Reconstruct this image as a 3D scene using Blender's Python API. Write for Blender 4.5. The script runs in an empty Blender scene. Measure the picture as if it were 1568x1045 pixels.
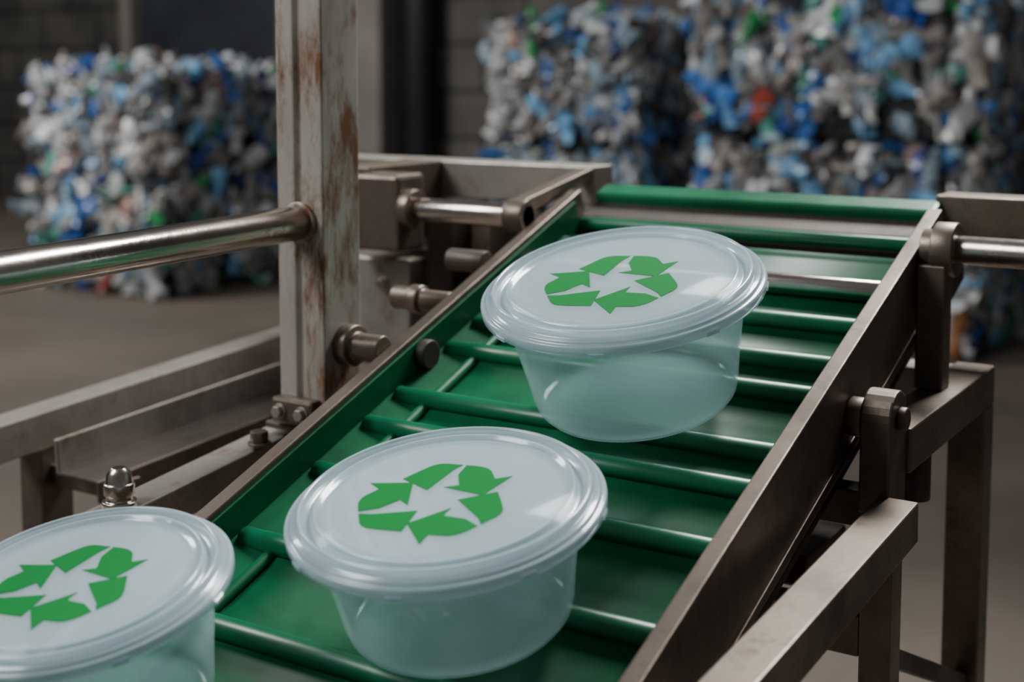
import bpy, math, random
import numpy as np
from mathutils import Vector, Matrix
random.seed(7); rng=np.random.default_rng(11)
scene=bpy.context.scene
CZ=1.01   # camera height
ANG=math.radians(19.9)

# ------------------------------------------------------------------ materials
def new_mat(name):
    m=bpy.data.materials.new(name); m.use_nodes=True
    nt=m.node_tree; b=nt.nodes['Principled BSDF']
    return m,nt,b
def N(nt,t,**k):
    n=nt.nodes.new(t)
    for a,v in k.items():
        if a in n.inputs.keys(): n.inputs[a].default_value=v
        else: setattr(n,a,v)
    return n
def ramp(nt,src,stops):
    r=nt.nodes.new('ShaderNodeValToRGB')
    e=r.color_ramp.elements
    while len(e)<len(stops): e.new(.5)
    for i,(p,c) in enumerate(stops):
        e[i].position=p; e[i].color=(*c,1) if len(c)==3 else c
    nt.links.new(src,r.inputs['Fac']); return r
def metal(name,base,dark,rust=(.09,.035,.012),rust_lo=.62,rust_hi=.75,rough=.38,met=.85,scale=14,stretch=(1,1,1),big=0):
    m,nt,b=new_mat(name); L=nt.links.new
    tc=N(nt,'ShaderNodeTexCoord'); mp=N(nt,'ShaderNodeMapping'); mp.inputs['Scale'].default_value=stretch
    L(tc.outputs['Object'],mp.inputs['Vector'])
    n1=N(nt,'ShaderNodeTexNoise',Scale=scale,Detail=8.0,Roughness=.65); L(mp.outputs[0],n1.inputs['Vector'])
    r1=ramp(nt,n1.outputs['Fac'],[(.32,dark),(.68,base)])
    n2=N(nt,'ShaderNodeTexNoise',Scale=scale*1.7,Detail=10.0,Roughness=.75); L(mp.outputs[0],n2.inputs['Vector'])
    src=n2.outputs['Fac']
    if big:
        n4=N(nt,'ShaderNodeTexNoise',Scale=7.0,Detail=3.0); L(tc.outputs['Object'],n4.inputs['Vector'])
        a=N(nt,'ShaderNodeMath',operation='MULTIPLY_ADD'); L(n4.outputs['Fac'],a.inputs[0]); a.inputs[1].default_value=big
        s=N(nt,'ShaderNodeMath',operation='SUBTRACT'); L(n2.outputs['Fac'],s.inputs[0]); s.inputs[1].default_value=big*.5
        L(s.outputs[0],a.inputs[2]); src=a.outputs[0]
    r2=ramp(nt,src,[(rust_lo,(0,0,0)),(rust_hi,(1,1,1))])
    mx=N(nt,'ShaderNodeMix',data_type='RGBA'); L(r2.outputs['Color'],mx.inputs['Factor'])
    L(r1.outputs['Color'],mx.inputs[6]); mx.inputs[7].default_value=(*rust,1)
    L(mx.outputs[2],b.inputs['Base Color'])
    mm=N(nt,'ShaderNodeMapRange'); mm.inputs['To Min'].default_value=met; mm.inputs['To Max'].default_value=.1
    L(r2.outputs['Color'],mm.inputs['Value']); L(mm.outputs[0],b.inputs['Metallic'])
    mr=N(nt,'ShaderNodeMapRange'); mr.inputs['From Min'].default_value=.3; mr.inputs['From Max'].default_value=.7
    mr.inputs['To Min'].default_value=rough+.14; mr.inputs['To Max'].default_value=rough-.06
    L(n1.outputs['Fac'],mr.inputs['Value']); L(mr.outputs[0],b.inputs['Roughness'])
    n3=N(nt,'ShaderNodeTexNoise',Scale=220.0,Detail=4.0); L(mp.outputs[0],n3.inputs['Vector'])
    bp=N(nt,'ShaderNodeBump',Strength=.12,Distance=.001); L(n3.outputs['Fac'],bp.inputs['Height']); L(bp.outputs[0],b.inputs['Normal'])
    return m
M_post =metal('weathered_steel',(.55,.505,.445),(.29,.25,.205),rust=(.17,.075,.032),rust_lo=.47,rust_hi=.60,rough=.42,met=.4,stretch=(1,1,.3),scale=22,big=.6)
M_brown=metal('brown_steel',(.215,.170,.134),(.10,.077,.060),rough=.38,met=.75,rust_lo=.55,rust_hi=.69,rust=(.045,.024,.014))
M_rail =metal('rail_steel',(.165,.128,.100),(.080,.060,.046),rough=.42,met=.75,rust_lo=.56,rust_hi=.70,rust=(.035,.018,.010))
M_dark =metal('dark_steel',(.09,.07,.058),(.035,.028,.023),rough=.5,met=.5)
M_grey =metal('grey_steel',(.42,.385,.345),(.22,.195,.165),rough=.38,met=.65,rust_lo=.56,rust_hi=.70,rust=(.10,.055,.03))
M_shiny=metal('polished_shaft_steel',(.62,.56,.50),(.38,.33,.28),rust_lo=.70,rust_hi=.88,rough=.18,met=1,scale=8,stretch=(1,1,1))
def plastic_green(name,c1,c2,rough,spec=.4):
    m,nt,b=new_mat(name); L=nt.links.new
    tc=N(nt,'ShaderNodeTexCoord')
    n1=N(nt,'ShaderNodeTexNoise',Scale=9.0,Detail=9.0,Roughness=.7); L(tc.outputs['Object'],n1.inputs['Vector'])
    r=ramp(nt,n1.outputs['Fac'],[(.3,c1),(.7,c2)]); L(r.outputs['Color'],b.inputs['Base Color'])
    mr=N(nt,'ShaderNodeMapRange'); mr.inputs['To Min'].default_value=rough-.1; mr.inputs['To Max'].default_value=rough+.12
    L(n1.outputs['Fac'],mr.inputs['Value']); L(mr.outputs[0],b.inputs['Roughness'])
    b.inputs['Specular IOR Level'].default_value=spec
    n3=N(nt,'ShaderNodeTexNoise',Scale=60.0,Detail=5.0); L(tc.outputs['Object'],n3.inputs['Vector'])
    bp=N(nt,'ShaderNodeBump',Strength=.1,Distance=.002); L(n3.outputs['Fac'],bp.inputs['Height']); L(bp.outputs[0],b.inputs['Normal'])
    return m
M_belt=plastic_green('green_belt_rubber',(.0,.05,.018),(.0,.115,.042),.48,.16)
M_cleat=plastic_green('green_cleat_rubber',(.0,.075,.030),(.0,.135,.055),.34,.4)
M_logo,nt,b=new_mat('green_logo_ink'); b.inputs['Base Color'].default_value=(.0,.155,.028,1); b.inputs['Roughness'].default_value=.7; b.inputs['Specular IOR Level'].default_value=.08

def frosted(name,col,transp,trans,rough,edge=.0):
    """thin frosted plastic: clearer face-on, milkier at grazing angles"""
    m,nt,b=new_mat(name); L=nt.links.new
    b.inputs['Base Color'].default_value=(*col,1); b.inputs['Roughness'].default_value=rough
    b.inputs['IOR'].default_value=1.49; b.inputs['Specular IOR Level'].default_value=.7
    b.inputs['Coat Weight'].default_value=.9; b.inputs['Coat Roughness'].default_value=.04
    tl=N(nt,'ShaderNodeBsdfTranslucent'); tl.inputs['Color'].default_value=(*col,1)
    tp=N(nt,'ShaderNodeBsdfTransparent'); tp.inputs['Color'].default_value=(.93,.98,.98,1)
    m1=N(nt,'ShaderNodeMixShader'); m1.inputs[0].default_value=trans
    L(b.outputs[0],m1.inputs[1]); L(tl.outputs[0],m1.inputs[2])
    m2=N(nt,'ShaderNodeMixShader')
    lw=N(nt,'ShaderNodeLayerWeight'); lw.inputs['Blend'].default_value=.35
    mr=N(nt,'ShaderNodeMapRange'); mr.inputs['To Min'].default_value=transp; mr.inputs['To Max'].default_value=transp*edge
    L(lw.outputs['Facing'],mr.inputs['Value']); L(mr.outputs[0],m2.inputs[0])
    L(m1.outputs[0],m2.inputs[1]); L(tp.outputs[0],m2.inputs[2])
    L(m2.outputs[0],nt.nodes['Material Output'].inputs['Surface'])
    return m
M_tub=frosted('frosted_polypropylene',(.58,.75,.74),.93,.32,.14,.38)
M_lid=frosted('frosted_lid_plastic',(.56,.675,.735),.60,.2,.16,.35)

# bale plastic
M_bale,nt,b=new_mat('crushed_bottle_plastic')
at=N(nt,'ShaderNodeAttribute',attribute_name='Col'); nt.links.new(at.outputs['Color'],b.inputs['Base Color'])
b.inputs['Roughness'].default_value=.25
# floor
M_floor,nt,b=new_mat('stained_concrete_floor'); L=nt.links.new
tc=N(nt,'ShaderNodeTexCoord'); n1=N(nt,'ShaderNodeTexNoise',Scale=1.1,Detail=10.0,Roughness=.6); L(tc.outputs['Object'],n1.inputs['Vector'])
r=ramp(nt,n1.outputs['Fac'],[(.3,(.088,.070,.055)),(.7,(.172,.139,.111))]); L(r.outputs['Color'],b.inputs['Base Color'])
b.inputs['Roughness'].default_value=.6
# wall
M_wall,nt,b=new_mat('dark_concrete_block'); L=nt.links.new
tc=N(nt,'ShaderNodeTexCoord'); mp=N(nt,'ShaderNodeMapping'); mp.inputs['Rotation'].default_value=(math.radians(90),0,0)
L(tc.outputs['Object'],mp.inputs['Vector'])
bk=N(nt,'ShaderNodeTexBrick'); bk.inputs['Scale'].default_value=1.0; bk.inputs['Brick Width'].default_value=.62; bk.inputs['Row Height'].default_value=.29
bk.inputs['Mortar Size'].default_value=.016; bk.inputs['Color1'].default_value=(.10,.092,.082,1); bk.inputs['Color2'].default_value=(.14,.128,.115,1); bk.inputs['Mortar'].default_value=(.03,.027,.024,1)
L(mp.outputs[0],bk.inputs['Vector'])
n1=N(nt,'ShaderNodeTexNoise',Scale=2.0,Detail=8.0); L(tc.outputs['Object'],n1.inputs['Vector'])
r=ramp(nt,n1.outputs['Fac'],[(.3,(.35,.35,.35)),(.7,(1,1,1))])
mx=N(nt,'ShaderNodeMix',data_type='RGBA',blend_type='MULTIPLY'); mx.inputs['Factor'].default_value=1
L(bk.outputs['Color'],mx.inputs[6]); L(r.outputs['Color'],mx.inputs[7]); L(mx.outputs[2],b.inputs['Base Color']); b.inputs['Roughness'].default_value=.85
def flat(name,c1,c2,rough=.8,scale=3.0):
    m,nt,b=new_mat(name)
    tc=N(nt,'ShaderNodeTexCoord'); n=N(nt,'ShaderNodeTexNoise',Scale=scale,Detail=8.0); nt.links.new(tc.outputs['Object'],n.inputs['Vector'])
    r=ramp(nt,n.outputs['Fac'],[(.3,c1),(.7,c2)]); nt.links.new(r.outputs['Color'],b.inputs['Base Color']); b.inputs['Roughness'].default_value=rough
    return m
M_col=flat('pale_concrete',(.15,.135,.118),(.23,.21,.18))
M_blk=flat('black_painted_metal',(.01,.01,.011),(.02,.02,.022),.5)
M_door=flat('dark_blue_grey_panel',(.012,.016,.022),(.03,.036,.045),.6)

# ------------------------------------------------------------------ geometry helpers
def empty(name,loc=(0,0,0),rot=(0,0,0)):
    o=bpy.data.objects.new(name,None); o.empty_display_size=.05
    o.location=loc; o.rotation_euler=rot; scene.collection.objects.link(o); return o
def mesh_obj(name,verts,faces,mat,parent=None,smooth=False,bevel=0,segs=2):
    me=bpy.data.meshes.new(name); me.from_pydata([tuple(v) for v in verts],[],faces); me.validate()
    import bmesh
    bm=bmesh.new(); bm.from_mesh(me); bmesh.ops.recalc_face_normals(bm,faces=bm.faces); bm.to_mesh(me); bm.free()
    if mat: me.materials.append(mat)
    o=bpy.data.objects.new(name,me); scene.collection.objects.link(o)
    if parent: o.parent=parent
    if smooth:
        for p in me.polygons: p.use_smooth=True
    if bevel:
        md=o.modifiers.new('bevel','BEVEL'); md.width=bevel; md.segments=segs; md.limit_method='ANGLE'; md.angle_limit=math.radians(40)
    return o
BF=[(0,1,2,3),(4,7,6,5),(0,4,5,1),(1,5,6,2),(2,6,7,3),(3,7,4,0)]
def box(name,x,y,z,mat,parent=None,bevel=.0015):
    v=[(x[0],y[0],z[0]),(x[1],y[0],z[0]),(x[1],y[1],z[0]),(x[0],y[1],z[0]),
       (x[0],y[0],z[1]),(x[1],y[0],z[1]),(x[1],y[1],z[1]),(x[0],y[1],z[1])]
    return mesh_obj(name,v,BF,mat,parent,bevel=bevel)
def beam(name,p0,p1,w,h,mat,parent=None,bevel=.0015):
    p0=Vector(p0);p1=Vector(p1);d=(p1-p0).normalized()
    s=d.cross(Vector((0,0,1))).normalized(); u=s.cross(d)
    v=[]
    for p in (p0,p1):
        for a,c in ((-1,-1),(1,-1),(1,1),(-1,1)): v.append(p+s*a*w/2+u*c*h/2)
    return mesh_obj(name,v,BF,mat,parent,bevel=bevel)
def cyl(name,p0,p1,r,mat,parent=None,seg=40,prof=None,bevel=.0012):
    """turned part along p0->p1; prof = list of (t, r) for stepped shapes"""
    p0=Vector(p0);p1=Vector(p1);d=(p1-p0);ln=d.length;d.normalize()
    a=Vector((0,0,1)) if abs(d.z)<.9 else Vector((1,0,0))
    s=d.cross(a).normalized();u=s.cross(d)
    prof=prof or [(0,r),(1,r)]
    v=[];f=[]
    for t,rr in prof:
        for i in range(seg):
            th=2*math.pi*i/seg; v.append(p0+d*ln*t+s*rr*math.cos(th)+u*rr*math.sin(th))
    for k in range(len(prof)-1):
        for i in range(seg):
            j=(i+1)%seg; f.append((k*seg+i,k*seg+j,(k+1)*seg+j,(k+1)*seg+i))
    f.append(tuple(range(seg))[::-1]); f.append(tuple(range((len(prof)-1)*seg,len(prof)*seg)))
    o=mesh_obj(name,v,f,mat,parent,bevel=bevel)
    for p in o.data.polygons: p.use_smooth=(len(p.vertices)==4)
    return o
def lathe(name,prof,mat,parent=None,seg=144,closed=True):
    v=[];f=[];n=len(prof)
    for r,z in prof:
        for i in range(seg):
            th=2*math.pi*i/seg; v.append((r*math.cos(th),r*math.sin(th),z))
    rg=range(n) if closed else range(n-1)
    for k in rg:
        k2=(k+1)%n
        for i in range(seg):
            j=(i+1)%seg; f.append((k*seg+i,k*seg+j,k2*seg+j,k2*seg+i))
    o=mesh_obj(name,v,f,mat,parent,smooth=True)
    return o
def prism_x(name,poly,x0,x1,mat,parent=None,bevel=0,smooth=False):
    n=len(poly); v=[(x0,a,b) for a,b in poly]+[(x1,a,b) for a,b in poly]
    f=[tuple(range(n)),tuple(range(n,2*n))[::-1]]+[(i,(i+1)%n,n+(i+1)%n,n+i) for i in range(n)]
    return mesh_obj(name,v,f,mat,parent,bevel=bevel,smooth=smooth)
def prism_z(name,poly,z0,z1,mat,parent=None,bevel=0):
    n=len(poly); v=[(a,b,z0) for a,b in poly]+[(a,b,z1) for a,b in poly]
    f=[tuple(range(n)),tuple(range(n,2*n))[::-1]]+[(i,(i+1)%n,n+(i+1)%n,n+i) for i in range(n)]
    return mesh_obj(name,v,f,mat,parent,bevel=bevel)
def hexbolt(name,p,ax,r,h,mat,parent):
    p=Vector(p);ax=Vector(ax).normalized()
    cyl(name+'_washer',p,p+ax*h*.2,r*1.25,mat,parent,seg=28,bevel=.0004)
    cyl(name+'_head',p+ax*h*.2,p+ax*h,r,mat,parent,seg=6,bevel=.0006)

# ------------------------------------------------------------------ conveyor (local frame: x across, y up the slope, z normal)
conv=empty('inclined_belt_conveyor',(0,.1767,-.4886+CZ),(ANG,0,0))
XL,XR=-.645,-.313
S0,S1=-.03,.998
cleats=[.045,.125,.205,.285,.365,.4446,.523,.6035,.666,.708,.781,.823,.88]
top=[]
ns=220
for i in range(ns+1):
    s=S0+(S1-S0)*i/ns
    dmin=min(abs(s-c) for c in cleats)
    sag=-.0022*min(1,max(0,(dmin-.006)/.02))
    top.append((s,-.0105+sag))
R=.022; cz=-.0105-R
loop=list(top)
for i in range(1,24):
    t=math.pi/2-math.pi*i/24; loop.append((S1+R*math.cos(t),cz+R*math.sin(t)))
loop+= [(S1,cz-R),(S0,cz-R)]
for i in range(1,24):
    t=-math.pi/2-math.pi*i/24; loop.append((S0+R*math.cos(t),cz+R*math.sin(t)))
belt=prism_x('belt',loop,XL+.001,XR,M_belt,conv)
for p in belt.data.polygons: p.use_smooth=(len(p.vertices)==4)
# cleats : one mesh of rounded bars with end plugs
v=[];f=[]
def add_cyl(v,f,x0,x1,s,h,r,seg=20,sq=1.0):
    b0=len(v)
    for x,rr in ((x0,r*.7),(x0+.002,r),(x1-.002,r),(x1,r*.7)):
        for i in range(seg):
            th=2*math.pi*i/seg; v.append((x,s+rr*1.15*math.cos(th),h+rr*math.sin(th)))
    for k in range(3):
        for i in range(seg):
            j=(i+1)%seg; f.append((b0+k*seg+i,b0+k*seg+j,b0+(k+1)*seg+j,b0+(k+1)*seg+i))
    f.append(tuple(b0+i for i in range(seg))); f.append(tuple(b0+3*seg+i for i in range(seg)))
for c in cleats: add_cyl(v,f,XL+.002,XR-.001,c,-.0075,.0070)
o=mesh_obj('belt_cleats',v,f,M_cleat,conv)
for p in o.data.polygons: p.use_smooth=(len(p.vertices)==4)
# side rails
box('side_rail_near',(-.312,-.300),(-.06,1.018),(-.036,.03),M_rail,conv,bevel=.0012)
box('side_rail_near_flange',(-.300,-.2985),(-.06,1.018),(-.036,-.029),M_rail,conv,bevel=.0005)
box('side_rail_far',(-.660,-.648),(-.06,1.037),(-.05,.021),M_brown,conv,bevel=.0012)
box('green_reflection_strip',(-.648,-.6455),(-.05,1.02),(-.02,.0165),M_belt,conv,bevel=.0006)  # added strip; green reflection on the rail's inner face put into its colour
mesh_obj('green_skirt_fold',[(-.6455,-.05,-.005),(-.612,-.05,-.0105),(-.612,-.05,-.013),(-.6455,-.05,-.009),
        (-.6455,.99,-.005),(-.612,.99,-.0105),(-.612,.99,-.013),(-.6455,.99,-.009)],BF,M_belt,conv)
cyl('green_skirt_bead',(-.612,-.05,-.0098),(-.612,.985,-.0098),.0042,M_belt,conv,seg=20)
# pan below the belt
box('underside_pan',(-.648,-.312),(.0,1.0),(-.070,-.062),M_dark,conv)
# idler shaft on the belt (polished)
cyl('idler_roller',(-.647,.933,-.004),(-.3125,.933,-.004),.0088,M_shiny,conv)
# head end
cyl('head_lip',(-.646,1.024,-.0085),(-.3135,1.024,-.0085),.0065,M_cleat,conv)
box('head_cross_plate',(-.655,-.312),(1.038,1.072),(-.05,-.008),M_dark,conv)
box('head_guard_bar',(-.655,-.322),(1.070,1.096),(-.02,.002),M_cleat,conv,bevel=.004)
box('head_side_plate_near',(-.3125,-.3005),(1.0185,1.070),(-.06,-.008),M_dark,conv)
# boss inside left rail
cyl('idler_boss',(-.6455,.752,.004),(-.636,.752,.004),.012,M_dark,conv)

# ------------------------------------------------------------------ machine frame (world)
fr=empty('conveyor_support_frame')
def Z(*a): return tuple(CZ+q for q in a)
# upright post with ridges
px0,px1,py0,py1=-.747,-.700,.826,.872
poly=[(px0,py0),(px0+.018,py0),(px0+.020,py0+.004),(px0+.0235,py0+.004),(px0+.0255,py0),(px1,py0),(px1,py1),(px0,py1)]
prism_z('upright_post',poly,CZ-.285,1.95,M_post,fr,bevel=.0015)
box('post_foot_plate',(-.757,-.690),(.818,.880),Z(-.291,-.285),M_brown,fr)
box('post_foot_clamp',(-.745,-.702),(.812,.8255),Z(-.284,-.262),M_brown,fr,bevel=.003)
hexbolt('clamp_bolt_a',(-.735,.812,CZ-.273),(0,-1,0),.005,.006,M_grey,fr)
hexbolt('clamp_bolt_b',(-.712,.812,CZ-.273),(0,-1,0),.005,.006,M_grey,fr)
hexbolt('foot_bolt',(-.742,.795,CZ-.2975),(0,0,1),.0075,.011,M_brown,fr)
# guard tube
cyl('guard_tube',(-.723,-.35,CZ-.143),(-.723,.827,CZ-.1217),.0138,M_shiny,fr)
cyl('guard_tube_weld',(-.723,.822,CZ-.1217),(-.723,.8262,CZ-.1217),.0165,M_post,fr)
box('guard_tube_far_post',(-.747,-.70),(-.40,-.35),(0,1.2),M_post,fr)
# rear cross beams
box('rear_beam_left',(-1.0,-.665),(1.20,1.24),Z(-.137,-.098),M_grey,fr)
box('rear_beam_left_leg',(-1.0,-.965),(1.20,1.24),(0,CZ-.137),M_brown,fr)
box('rear_beam_right',(-.328,.45),(1.205,1.245),Z(-.145,-.110),M_brown,fr)
box('rear_beam_right_leg',(.41,.45),(1.205,1.245),(0,CZ-.145),M_brown,fr)
box('rear_beam_underplate',(-1.0,-.86),(1.19,1.21),Z(-.19,-.137),M_brown,fr)
# drive shafts
cyl('drive_shaft_left',(-.80,1.07,CZ-.136),(-.661,1.07,CZ-.136),.0115,M_shiny,fr)
cyl('drive_shaft_left_flange',(-.80,1.07,CZ-.136),(-.788,1.07,CZ-.136),.019,M_brown,fr)
cyl('drive_shaft_left_collar',(-.682,1.07,CZ-.136),(-.661,1.07,CZ-.136),.0155,M_brown,fr)
box('bearing_block',(-.855,-.80),(1.055,1.10),Z(-.178,-.103),M_brown,fr,bevel=.004)
box('bearing_plate',(-.90,-.85),(1.075,1.20),Z(-.18,-.098),M_brown,fr)
beam('tension_arm',(-.673,1.07,CZ-.128),(-.673,1.20,CZ-.106),.016,.014,M_brown,fr)
cyl('drive_shaft_right',(-.2985,1.068,CZ-.139),(.43,1.068,CZ-.139),.0112,M_shiny,fr)
cyl('drive_shaft_right_collar',(-.2985,1.068,CZ-.139),(-.272,1.068,CZ-.139),.0,M_brown,fr,prof=[(0,.015),(.35,.015),(.36,.021),(1,.021)])
box('shaft_end_block',(.40,.45),(1.045,1.205),Z(-.165,-.11),M_brown,fr)
box('shaft_hanger',(-.2985,-.277),(1.05,1.072),Z(-.247,-.15),M_brown,fr)
# right side table frame
box('side_beam',(-.297,-.265),(.93,1.17),Z(-.279,-.247),M_brown,fr)
box('side_beam_leg',(-.295,-.265),(1.14,1.17),(0,CZ-.279),M_brown,fr)
box('side_cross_beam',(-.70,-.297),(1.135,1.168),Z(-.279,-.249),M_grey,fr)
box('side_cross_leg',(-.72,-.69),(1.135,1.168),(0,CZ-.249),M_brown,fr)
# bracket: rounded head
bp=[];cx_,cz_,rr=.911,CZ-.236,.019
for i in range(13):
    t=math.pi*i/12; bp.append((cx_+rr*math.cos(t),cz_+rr*math.sin(t)))
bp+=[(cx_-rr,CZ-.30),(cx_+rr,CZ-.30)]
prism_x('pivot_bracket',bp,-.289,-.268,M_brown,fr,bevel=.0015)
cyl('pivot_pin',(-.2995,.905,CZ-.237),(-.289,.905,CZ-.237),.0135,M_brown,fr)
cyl('pivot_cap',(-.268,.911,CZ-.236),(-.262,.911,CZ-.236),.008,M_brown,fr)
box('bracket_leg',(-.289,-.267),(.90,.925),(0,CZ-.30),M_brown,fr)
beam('diagonal_brace',(-.262,.895,CZ-.300),(-.262,.40,CZ-.330),.027,.028,M_brown,fr)
box('brace_leg',(-.275,-.249),(.40,.43),(0,CZ-.335),M_brown,fr)
box('cross_bar_upper',(-.74,-.289),(.915,.937),Z(-.318,-.292),M_dark,fr)
box('cross_bar_lower',(-.74,-.289),(.90,.925),Z(-.405,-.3755),M_brown,fr)
box('cross_bar_far_leg',(-.765,-.74),(.90,.937),(0,CZ-.29),M_brown,fr)
box('lower_tray',(-.66,-.345),(.95,1.04),Z(-.385,-.360),M_dark,fr,bevel=.003)
box('lower_tray_link',(-.52,-.49),(.925,.95),Z(-.40,-.365),M_dark,fr)
cyl('beam_stub',(-.281,1.0,CZ-.318),(-.281,1.0,CZ-.279),.011,M_dark,fr)
beam('rear_strut',(-.278,1.155,CZ-.52),(-.278,.915,CZ-.405),.012,.014,M_dark,fr)
# left side frame
beam('outer_beam',(-1.015,.30,CZ-.351),(-1.015,1.22,CZ-.299),.032,.034,M_grey,fr)
box('outer_beam_leg',(-1.03,-1.0),(.79,.825),(0,CZ-.335),M_brown,fr)
box('outer_beam_leg_rear',(-1.03,-1.0),(1.18,1.21),(0,CZ-.318),M_brown,fr)
box('outer_beam_leg_front',(-1.03,-1.0),(.30,.33),(0,CZ-.36),M_brown,fr)
beam('channel_web',(-.935,.775,CZ-.352),(-.935,1.19,CZ-.330),.055,.004,M_dark,fr)
beam('channel_flange',(-.961,.775,CZ-.337),(-.961,1.19,CZ-.315),.004,.032,M_grey,fr)
beam('channel_lip',(-.909,.775,CZ-.360),(-.909,1.19,CZ-.338),.004,.02,M_brown,fr)
box('channel_tie',(-1.0,-.905),(.80,.82),Z(-.375,-.356),M_brown,fr)
box('channel_tie_rear',(-1.0,-.755),(1.15,1.17),Z(-.365,-.341),M_brown,fr)
beam('inner_beam',(-.757,.50,CZ-.3445),(-.757,.88,CZ-.3045),.032,.026,M_grey,fr)
box('inner_beam_leg',(-.772,-.742),(.85,.88),(0,CZ-.318),M_brown,fr)
box('inner_beam_leg_front',(-.772,-.742),(.50,.53),(0,CZ-.355),M_brown,fr)
cyl('anchor_bolt',(-.757,.665,CZ-.3145),(-.757,.665,CZ-.286),.01,M_shiny,fr,
    prof=[(0,.0125),(.15,.0125),(.16,.0095),(.3,.0095),(.31,.011),(.6,.011),(.61,.0098),(.85,.0088),(1,.005)],bevel=.0004)
# gearbox housing + brackets
box('gearbox_housing',(-.93,-.835),(1.12,1.20),Z(-.30,-.195),M_grey,fr,bevel=.003)
hexbolt('gearbox_bolt_a',(-.868,1.12,CZ-.222),(0,-1,0),.006,.007,M_shiny,fr)
hexbolt('gearbox_bolt_b',(-.905,1.12,CZ-.275),(0,-1,0),.006,.007,M_shiny,fr)
box('hanger_bracket_a',(-.82,-.79),(1.13,1.20),Z(-.29,-.137),M_dark,fr)
box('hanger_bracket_b',(-.765,-.742),(1.13,1.20),Z(-.27,-.137),M_brown,fr)
cyl('stub_axle_lower',(-.70,.852,CZ-.222),(-.6605,.852,CZ-.222),.01,M_brown,fr,prof=[(0,.017),(.3,.017),(.31,.011),(1,.011)])
cyl('stub_axle_upper',(-.72,.945,CZ-.198),(-.6605,.945,CZ-.198),.01,M_brown,fr,prof=[(0,.010),(.3,.010),(.31,.0125),(.5,.0125),(.51,.009),(1,.009)])
cyl('stub_axle_rear',(-.70,1.0,CZ-.17),(-.6605,1.0,CZ-.17),.01,M_dark,fr)

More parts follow.
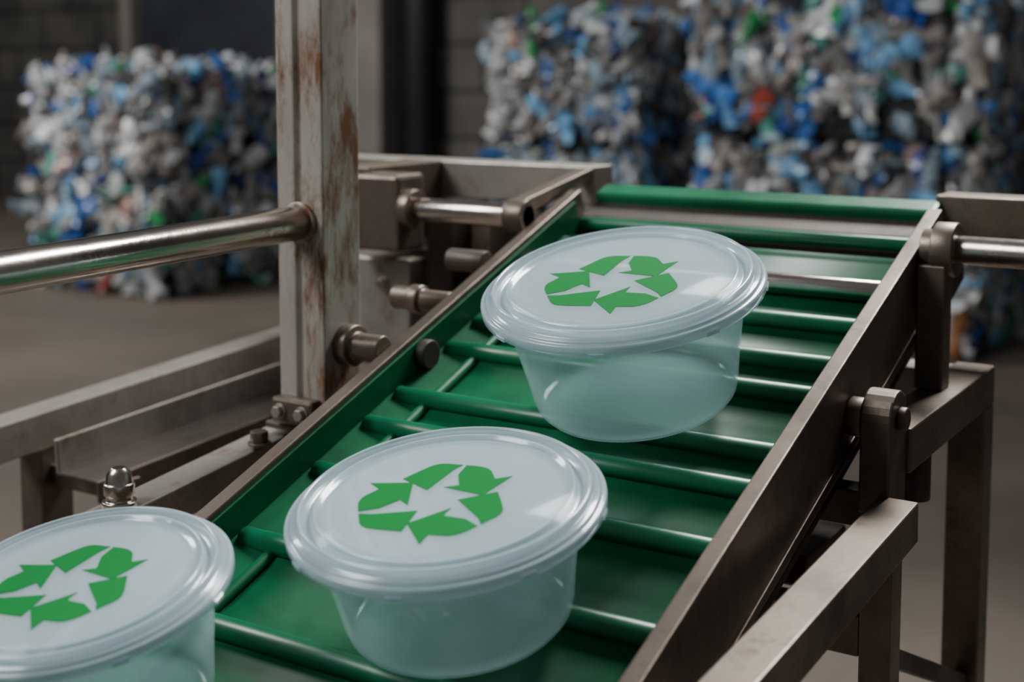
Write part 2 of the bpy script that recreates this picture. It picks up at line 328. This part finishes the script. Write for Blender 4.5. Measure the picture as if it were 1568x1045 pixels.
# ------------------------------------------------------------------ containers
def container(X,s,h0,Rr,H,rot=0,tilt=0,ls=1.0):
    base=Vector((0,.1767,-.4886+CZ))+Vector((X,0,0))+s*Vector((0,math.cos(ANG),math.sin(ANG)))+h0*Vector((0,-math.sin(ANG),math.cos(ANG)))
    A2=ANG-math.radians(tilt)
    e=empty('plastic_food_container',base,(A2,0,0))
    k=Rr/.09
    t=.0011
    body=[(0,.0022*k),(.50*Rr,.0022*k),(.56*Rr,.0005),(.63*Rr,.0003),(.685*Rr,.0016*k),(.715*Rr,.0048*k),(.733*Rr,.0105*k),(.762*Rr,.028*k),(.805*Rr,.050*k),(.840*Rr,H-.0125*k),(.855*Rr,H-.0105*k),(.90*Rr,H-.0095*k)]
    inner=[(.90*Rr,H-.0085*k),(.855*Rr-t,H-.0090*k),(.840*Rr-t,H-.0115*k),(.805*Rr-t,.050*k),(.762*Rr-t,.029*k),(.733*Rr-t,.0110*k),(.713*Rr-t,.0060*k),(.68*Rr,.0030*k),(.63*Rr,.0018),(.565*Rr,.0018),(.50*Rr,.0036*k),(0,.0036*k)]
    lathe('tub_body',body+inner,M_tub,e,closed=False)
    z=lambda q:H-q*k
    lid=[(0,z(.0030)),(.70*Rr,z(.0030)),(.79*Rr,z(.0030)),(.796*Rr,z(.0010)),(.811*Rr,z(.0010)),(.817*Rr,z(.0036)),(.83*Rr,z(.0058)),(.853*Rr,z(.0058)),(.872*Rr,z(.0042)),
         (.884*Rr,z(.0008)),(.893*Rr,z(0)),(.905*Rr,z(0)),(.914*Rr,z(.0008)),(.922*Rr,z(.0032)),(.93*Rr,z(.0044)),(.955*Rr,z(.0046)),(.963*Rr,z(.0054)),(.967*Rr,z(.0066)),(.985*Rr,z(.0064)),(.997*Rr,z(.0070)),(1.0*Rr,z(.0082)),(.998*Rr,z(.0126)),(.985*Rr,z(.0134)),(.968*Rr,z(.0132)),(.965*Rr,z(.0116)),
         (.95*Rr,z(.0092)),(.935*Rr,z(.0066)),(.90*Rr,z(.0028)),(.885*Rr,z(.0068)),(.83*Rr,z(.0074)),(.80*Rr,z(.0046)),(0,z(.0046))]
    lathe('snap_lid',lid,M_lid,e,closed=False)
    # small tabs round the rim
    v=[];f=[]
    for i in range(8):
        a0=2*math.pi*i/8+.3
        b0=len(v)
        for aa in (a0-.05,a0,a0+.05):
            for rr_,zz in ((.985*Rr,z(.0131)),(1.006*Rr,z(.0128)),(1.006*Rr,z(.0108)),(.985*Rr,z(.0094))):
                v.append((rr_*math.cos(aa),rr_*math.sin(aa),zz))
        for q in range(2):
            for w in range(4):
                f.append((b0+q*4+w,b0+q*4+(w+1)%4,b0+(q+1)*4+(w+1)%4,b0+(q+1)*4+w))
        f.append((b0,b0+1,b0+2,b0+3)); f.append((b0+8,b0+9,b0+10,b0+11))
    mesh_obj('rim_tabs',v,f,M_lid,e)
    # recycling symbol, three folded arrows
    band=[(-.331,.228),(-.245,.385),(-.21,.437),(-.175,.465),(-.13,.477),(-.010,.477),(-.045,.40),(-.102,.112)]
    arrow=[(.014,.477),(.08,.478),(.135,.472),(.180,.455),(.212,.43),(.277,.333),(.378,.385),(.285,.112),(-.012,.168),(.078,.210),(.012,.345)]
    v=[];f=[];sc=.98*Rr*ls
    for kk in range(3):
        for poly in (band,arrow):
            th=-2*math.pi*kk/3+rot; c,s_=math.cos(th),math.sin(th)
            b0=len(v);n=len(poly)
            for zz in (z(.0030)-.0001,z(.0030)+.00025):
                for (a,b_) in poly:
                    v.append(((a*c-b_*s_)*sc-.030*Rr,(a*s_+b_*c)*sc-.070*Rr,zz))
            f.append(tuple(b0+n+i for i in range(n)))
            f.append(tuple(b0+i for i in range(n))[::-1])
            for i in range(n): f.append((b0+i,b0+(i+1)%n,b0+n+(i+1)%n,b0+n+i))
    mesh_obj('recycling_symbol',v,f,M_logo,e)
    return e
container(-.4390,.491,.0055,.0918,.0800,math.radians(10),8)
container(-.4450,.737,.003,.1003,.0955,math.radians(10),4.0)
container(-.5855,.350,.012,.083,.087,math.radians(10),8)

# ------------------------------------------------------------------ bales
palette=[((.54,.54,.53),24),((.38,.38,.37),24),((.20,.19,.18),24),((.74,.76,.77),14),((.28,.37,.44),20),((.32,.29,.26),18),((.08,.08,.08),14),
         ((.04,.16,.46),10),((.18,.42,.68),14),((.02,.07,.28),8),((.01,.28,.08),3),((.10,.34,.28),6),((.42,.07,.05),.6),((.45,.20,.08),.4),((.36,.22,.19),4)]
pc=np.array([p[0] for p in palette]);pw=np.array([p[1] for p in palette],float);pw/=pw.sum()
def proto():
    seg=8;rings=7;vs=[];ln=rng.uniform(.13,.24);r0=rng.uniform(.03,.052);fl=rng.uniform(.4,.95)
    for k in range(rings):
        rr=r0*(1 if k<rings-2 else (.75 if k==rings-2 else .32))*rng.uniform(.72,1.12)
        off=rng.normal(0,.008,2)
        for i in range(seg):
            th=2*math.pi*i/seg; q=rr*rng.uniform(.6,1.2)
            vs.append((q*math.cos(th)+off[0],q*fl*math.sin(th)+off[1],(k/(rings-1)-.5)*ln+rng.normal(0,.003)))
    fs=[]
    for k in range(rings-1):
        for i in range(seg):
            j=(i+1)%seg; fs.append((k*seg+i,k*seg+j,(k+1)*seg+j,(k+1)*seg+i))
    c0=len(vs); vs.append((0,0,-.5*ln)); vs.append((0,0,.5*ln))
    for i in range(seg):
        j=(i+1)%seg; fs.append((c0,j,i,i)) ; fs.append((c0+1,(rings-1)*seg+i,(rings-1)*seg+j,(rings-1)*seg+j))
    return np.array(vs),fs
protos=[proto() for _ in range(16)]
def bale(x,y,z,count=900):
    V=[];F=[];C=[];nv=0
    # near-black core box; shade of gaps between bottles put in its colour
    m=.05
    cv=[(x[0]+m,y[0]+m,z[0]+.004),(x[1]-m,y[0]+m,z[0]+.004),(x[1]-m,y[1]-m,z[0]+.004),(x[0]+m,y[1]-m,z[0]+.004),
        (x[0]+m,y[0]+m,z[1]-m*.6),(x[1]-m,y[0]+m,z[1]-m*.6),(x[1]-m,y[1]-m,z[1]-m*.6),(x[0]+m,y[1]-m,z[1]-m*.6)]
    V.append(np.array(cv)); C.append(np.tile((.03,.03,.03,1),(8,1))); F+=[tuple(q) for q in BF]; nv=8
    dx,dy,dz=x[1]-x[0],y[1]-y[0],z[1]-z[0]
    ar=np.array([dx*dz,dx*dz,dy*dz,dy*dz,dx*dy]); ar/=ar.sum()
    for _ in range(count):
        pv,pf=protos[rng.integers(len(protos))]
        face=rng.choice(5,p=ar); d=rng.uniform(-.012,.06)
        u,w=rng.random(2)
        zz=z[0]+.04+(dz-.08)*w
        ed=.02
        if face==0: p=(x[0]+ed+(dx-2*ed)*u,y[0]+d,zz); nrm=(0,-1,0)
        elif face==1: p=(x[0]+ed+(dx-2*ed)*u,y[1]-d,zz); nrm=(0,1,0)
        elif face==2: p=(x[0]+d,y[0]+ed+(dy-2*ed)*u,zz); nrm=(-1,0,0)
        elif face==3: p=(x[1]-d,y[0]+ed+(dy-2*ed)*u,zz); nrm=(1,0,0)
        else: p=(x[0]+ed+(dx-2*ed)*u,y[0]+ed+(dy-2*ed)*w,z[1]-d); nrm=(0,0,1)
        # axis lies mostly in the face plane, biased upright
        nrm=Vector(nrm); t=Vector(rng.normal(size=3)*np.array((1,1,2.2))); t=(t-nrm*t.dot(nrm)*.75).normalized()
        s_=t.cross(nrm).normalized(); n2=s_.cross(t)
        Rm=np.array([s_,n2,t]).T
        q=pv*rng.uniform(.55,1.05)
        q=q@Rm.T+np.array(p)
        q[:,2]=np.clip(q[:,2],z[0]+.003,None)
        V.append(q); c=np.clip(pc[rng.choice(len(pc),p=pw)]*rng.uniform(.6,1.15),0,.9)
        cc=np.tile((*c,1),(len(q),1)); C.append(cc)
        for ff in pf:
            if ff[2]==ff[3]: F.append((ff[0]+nv,ff[1]+nv,ff[2]+nv))
            else: F.append(tuple(a+nv for a in ff))
        nv+=len(q)
    # strapping wires
    for k in range(4):
        xx=x[0]+dx*(k+.5)/4
        e=.004
        cv=[(xx-.004,y[0]-e,z[0]+.002),(xx+.004,y[0]-e,z[0]+.002),(xx+.004,y[0]+.004,z[0]+.002),(xx-.004,y[0]+.004,z[0]+.002),
            (xx-.004,y[0]-e,z[1]),(xx+.004,y[0]-e,z[1]),(xx+.004,y[0]+.004,z[1]),(xx-.004,y[0]+.004,z[1])]
        V.append(np.array(cv)); C.append(np.tile((.02,.02,.02,1),(8,1))); F+=[tuple(a+nv for a in q) for q in BF]; nv+=8
    V=np.concatenate(V);C=np.concatenate(C)
    me=bpy.data.meshes.new('plastic_bottle_bale'); me.from_pydata(V.tolist(),[],F)
    a=me.color_attributes.new('Col','FLOAT_COLOR','POINT'); a.data.foreach_set('color',C.astype(np.float32).ravel())
    me.materials.append(M_bale); me.update()
    o=bpy.data.objects.new('plastic_bottle_bale',me); scene.collection.objects.link(o); return o
bale((-5.32,-4.44),(4.17,4.97),(0,.51),700); bale((-5.30,-4.46),(4.19,4.97),(.53,1.01),700)
bale((-3.42,-2.70),(5.2,6.0),(0,.33),440); bale((-3.42,-2.70),(5.2,6.0),(.33,.645),440); bale((-3.41,-2.72),(5.2,6.0),(.675,1.22),740)
bale((-2.20,-1.147),(4.74,5.54),(0,.375),620); bale((-2.20,-1.147),(4.74,5.54),(.375,.73),620); bale((-2.20,-1.147),(4.74,5.54),(.76,1.28),950)

# ------------------------------------------------------------------ room
box('floor',(-10,4),(-4,7.2),(-.1,0),M_floor,bevel=0)
box('wall_back',(-10,4),(7.0,7.2),(0,4.5),M_wall,bevel=0)
box('wall_left',(-10.2,-10),(-4,7.2),(0,4.5),M_wall,bevel=0)
box('concrete_column',(-5.52,-5.17),(6.65,6.995),(0,4.5),M_col,bevel=.01)
cyl('wall_pipe',(-5.03,6.87,0),(-5.03,6.87,4.5),.1,M_blk)
box('door_1',(-7.55,-6.25),(6.93,6.995),(0,2.6),M_door,bevel=.01)
box('trim_1',(-7.7,-7.6),(6.88,6.995),(0,2.7),M_col,bevel=.01)
box('trim_2',(-6.2,-6.1),(6.88,6.995),(0,2.7),M_col,bevel=.01)

# ------------------------------------------------------------------ lights
def area(name,loc,target,size,energy,col,spread=180):
    l=bpy.data.lights.new(name,'AREA'); l.size=size; l.energy=energy; l.color=col; l.spread=math.radians(spread)
    o=bpy.data.objects.new(name,l); scene.collection.objects.link(o); o.location=loc
    o.rotation_euler=(Vector(target)-Vector(loc)).to_track_quat('-Z','Y').to_euler(); return o
area('key_area_light',(-2.4,-.9,3.2),(-.5,.8,.7),1.3,114,(.95,.975,1.0))  # unseen soft area light from above front left, not a roof opening
area('rear_area_light',(-.4,3.0,3.2),(-.5,.9,.7),1.0,36,(.99,.985,.98),70)  # unseen area light above the rear, spread narrowed to spare the bales
area('bale_fill_light',(-6.2,1.6,3.9),(-3.4,5.0,.6),1.5,225,(1,.985,.96))  # extra area light put in to brighten the bales
w=bpy.data.worlds.new('hall_ambient'); scene.world=w; w.use_nodes=True
bg=w.node_tree.nodes['Background']; bg.inputs['Color'].default_value=(.88,.9,.92,1); bg.inputs['Strength'].default_value=.125

# ------------------------------------------------------------------ camera
cam=bpy.data.cameras.new('camera'); co=bpy.data.objects.new('camera',cam); scene.collection.objects.link(co)
th=math.atan2(.5335,.8406); pit=math.atan(196/2107)
fwd=Vector((-math.sin(th)*math.cos(pit),math.cos(th)*math.cos(pit),-math.sin(pit)))
right=fwd.cross(Vector((0,0,1))).normalized(); up=right.cross(fwd)
co.matrix_world=Matrix(((right.x,up.x,-fwd.x,0),(right.y,up.y,-fwd.y,0),(right.z,up.z,-fwd.z,CZ),(0,0,0,1)))
cam.sensor_width=36; cam.lens=36*2107/1568; cam.shift_y=-222/1568
cam.clip_start=.02; cam.clip_end=60
cam.dof.use_dof=True; cam.dof.focus_distance=.90; cam.dof.aperture_fstop=5.2
scene.camera=co
